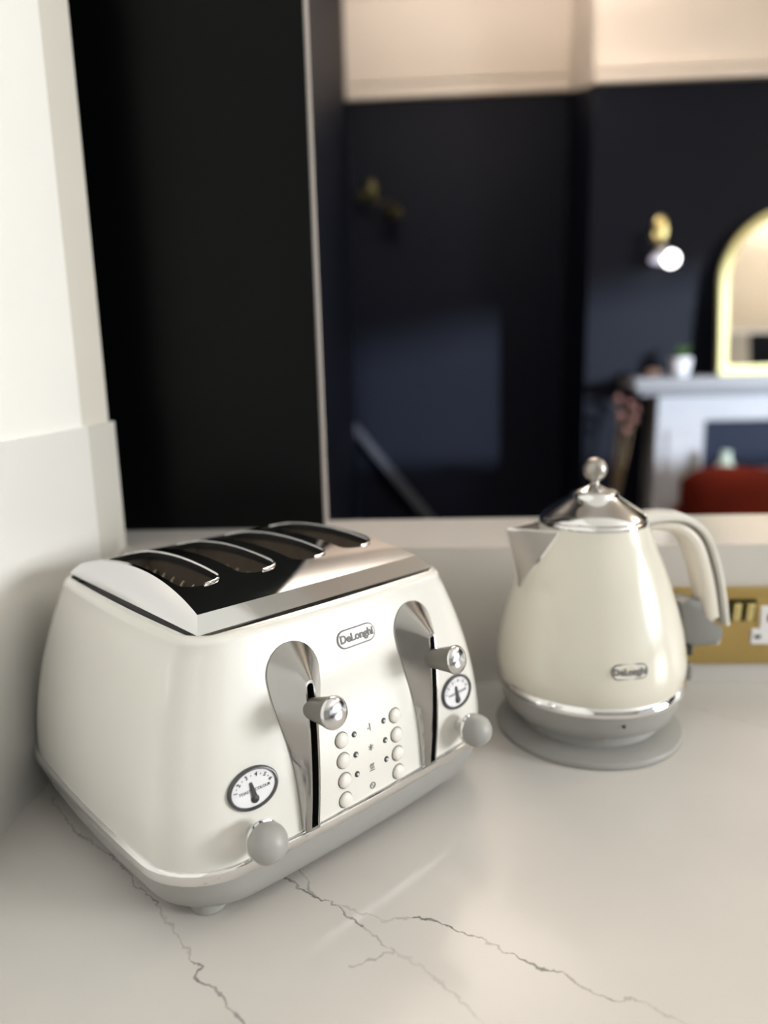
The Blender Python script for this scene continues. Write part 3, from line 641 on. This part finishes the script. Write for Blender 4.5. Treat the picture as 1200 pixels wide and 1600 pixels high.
# arched mirror leaning on the mantel
ML = math.radians(6.0)
MR = empty('arched_mirror', (1.835, 3.765, 1.1845), 0, 'arched gold framed mirror leaning on the white mantel shelf', 'mirror'); MR.rotation_euler = (-ML, 0, 0)
def arch(hw_, zs, z0, n=28): return [(hw_, z0)] + [(hw_ * math.cos(PI * k / n), zs + hw_ * math.sin(PI * k / n)) for k in range(n + 1)] + [(-hw_, z0)]
ao, ai = arch(0.365, 0.435, 0.0), arch(0.322, 0.435, 0.043)
fm = MB(); fm.loft([[(x, 0.012, z) for x, z in ao], [(x, -0.018, z) for x, z in ao], [(x * .985, -0.024, z) for x, z in ao], [(x, -0.020, z) for x, z in ai], [(x, 0.0, z) for x, z in ai], [(x, 0.012, z) for x, z in ai]])
fm.loft([[(x, 0.012, z) for x, z in ai], [(x, 0.012, z) for x, z in ao]])
fm.obj('frame', M['gilt'], MR, ang=50)
MB().loft([[(x * 1.02, -0.002, 0.04 + (z - 0.04) * 1.01) for x, z in ai], [(x * 1.02, 0.008, 0.04 + (z - 0.04) * 1.01) for x, z in ai]], True, True).obj('glass', M['mirror'], MR, smooth=False)
# pot plant and small ornament on the mantel
PP = empty('potted_plant', (1.285, 3.74, 1.184), 0, 'small green plant in a white pot on the mantel', 'plant')
MB().lathe([(0.034, 0), (0.042, 0.01), (0.050, 0.07), (0.052, 0.088), (0.046, 0.090), (0.044, 0.075)], 28).obj('pot', M['pot'], PP)
lf = MB()
def leaf(mb, base, d, ln_, wd):
    d = Vector(d).normalized(); s_ = d.cross(Vector((0.1, 0.2, 1))).normalized(); nn = s_.cross(d)
    v = []
    for k in range(6):
        t_ = k / 5; c = Vector(base) + d * ln_ * t_ - Vector((0, 0, 1)) * ln_ * 0.25 * t_ * t_; w_ = wd * math.sin(PI * (0.08 + 0.9 * t_)); v += [c - s_ * w_, c + nn * w_ * .25, c + s_ * w_]
    f = []
    for k in range(5):
        for j in (0, 1): f.append((k * 3 + j, k * 3 + j + 1, k * 3 + j + 4, k * 3 + j + 3))
    mb.add(v, f)
lm_ = None
for k in range(12):
    a_ = k * 2.4; lf = MB(); leaf(lf, (0, 0, 0.075), (math.cos(a_) * 0.5 - 0.12, math.sin(a_) * 0.5, 0.9), 0.075 + 0.02 * (k % 3), 0.012); lf.obj('leaf', M['leaf'], PP)
tag(MB().lathe([(0.022, 0), (0.040, 0.012), (0.042, 0.026), (0.030, 0.036), (0.020, 0.040), (0.018, 0.036)], 24, c=(1.150, 3.74, 1.184)).obj('brown_bowl', M['terra']), 'small brown dish on the left end of the mantel', 'bowl')
# dried flowers in a floor vase left of the fireplace
DF = empty('floor_vase', (0.97, 3.72, 0), 0, 'dusky dried flowers in tall vase left of the fireplace', 'vase')
MB().lathe([(0.07, 0), (0.10, 0.06), (0.11, 0.22), (0.07, 0.40), (0.045, 0.48), (0.055, 0.52), (0.045, 0.515), (0.03, 0.45)], 28).obj('vase', M['terra'], DF)
for k, (x, y, z) in enumerate([(0.03, 0, 1.00), (0.075, 0.02, 1.06), (0.02, 0.03, 1.08), (0.085, -0.02, 0.98), (0.05, -0.03, 0.93), (0.10, 0.0, 1.03)]):
    MB().tube([(x * 0.05, y * 0.05, 0.45), (x * 0.5, y * 0.5, 0.7), (x, y, z)], 0.003, 6).obj('stem', M['stem'], DF)
    fl = MB()
    for j in range(9):
        a_ = j * 2.4; leaf(fl, (x, y, z - 0.02), (math.cos(a_), math.sin(a_), 0.5 + 0.5 * (j % 3)), 0.045, 0.014)
    fl.ball((x, y, z), 0.018, 10, 8); fl.obj('flower_head', M['pink'], DF)
# wall lights
def wall_light(x, y, z, label, lit, gx, gz, brass):
    W_ = empty('wall_light', (x, y, z), 0, label, 'wall light')
    MB().lathe([(0.002, -0.020), (0.028, -0.016), (0.036, -0.006), (0.038, 0)], 28, 'Y', sy=1.9).obj('backplate', M[brass], W_)
    MB().tube(catmull([(0, -0.01, 0.0), (-0.030, -0.05, -0.015), (-0.048, -0.085, -0.045), (gx - 0.010, -0.11, gz + 0.055)], 5), 0.008, 10).obj('arm', M[brass], W_)
    MB().ball((-0.046, -0.080, -0.042), 0.026, 16, 10).obj('brass_ball', M[brass], W_)
    sh = MB().tube([(gx - 0.012, -0.095, gz + 0.05), (gx - 0.014, -0.10, gz + 0.03), (gx - 0.02, -0.105, gz - 0.008)], [0.018, 0.038, 0.062], 24, False); sh.tube([(gx - 0.012, -0.095, gz + 0.05), (gx - 0.014, -0.10, gz + 0.03), (gx - 0.02, -0.105, gz - 0.008)], [0.015, 0.035, 0.059], 24, False)
    sh.obj('shade', M['frost'] if lit else M['oldbrass'], W_)
    MB().ball((gx + 0.012, -0.135, gz - 0.004), 0.036 if lit else 0.026, 20, 14).obj('globe', M['globe'] if lit else M['oldbrass'], W_)
wall_light(1.205, YC, 1.895, 'brass wall light with a glowing white globe beside the arched mirror', True, 0.005, -0.150, 'gold')
wall_light(-0.255, YA, 2.255, 'unlit dark brass wall light high in the black alcove', False, 0.145, -0.150, 'oldbrass')
# rust armchair
AC = empty('armchair', (1.55, 2.85, 0), math.radians(-14), 'rust red velvet armchair in front of the fireplace', 'armchair')
def soft(mb, x0, y0, z0, x1, y1, z1): return mb.box(x0, y0, z0, x1, y1, z1)
bk = MB(); rows = []
for i in range(25):
    u = -1 + 2 * i / 24; x = 0.52 * u; top = 0.870 - 0.06 * abs(u) ** 8 - 0.040 * (u + 1); ring = []
    for j in range(16):
        q = 2 * PI * j / 16; cy, cz = math.cos(q), math.sin(q); cy = math.copysign(abs(cy) ** .7, cy); cz = math.copysign(abs(cz) ** .5, cz); e = (1 - abs(u) ** 8) ** 0.5 if abs(u) < 1 else 0.02
        e = max(e, 0.05); hz = (top - 0.30) / 2; ring.append((x, 0.10 * cy * e - 0.02 * cz, 0.30 + hz + hz * cz * (0.93 + 0.07 * e)))
    rows.append(ring)
bk.loft(rows, True, True); bk.obj('backrest', M['rust'], AC, ang=60)
MB().box(-0.40, 0.08, 0.18, 0.40, 0.45, 0.44).obj('seat', M['rust'], AC, bevel=0.06)
for sx in (-1, 1):
    x0, x1 = sorted((sx * 0.40, sx * 0.53)); MB().box(x0, 0.02, 0.16, x1, 0.43, 0.62).obj('armrest', M['rust'], AC, bevel=0.05)
    for y in (0.02, 0.38): MB().lathe([(0.014, 0), (0.022, 0.17)], 14, c=(sx * 0.42, y, 0)).obj('leg', M['wood'], AC)
# pale green vase on a little table by the hearth
ST = empty('side_table', (1.452, 3.545, 0), 0, 'small dark round side table behind the rust armchair', 'table')
MB().lathe([(0.01, 0.58), (0.10, 0.58), (0.105, 0.59), (0.10, 0.60), (0.01, 0.60)], 32).obj('table_top', M['wood'], ST)
for k in range(3):
    a_ = 2 * PI * k / 3 + .4; MB().tube([(0.05 * math.cos(a_), 0.05 * math.sin(a_), 0.58), (0.09 * math.cos(a_), 0.09 * math.sin(a_), 0.0)], 0.012, 10).obj('leg', M['wood'], ST)
tag(MB().lathe([(0.03, 0), (0.050, 0.01), (0.056, 0.09), (0.050, 0.15), (0.026, 0.19), (0.022, 0.225), (0.027, 0.235), (0.018, 0.235), (0.018, 0.2)], 28, c=(1.452, 3.545, 0.60)).obj('glass_vase', M['glass']), 'pale green glass vase standing above the rust armchair', 'vase')
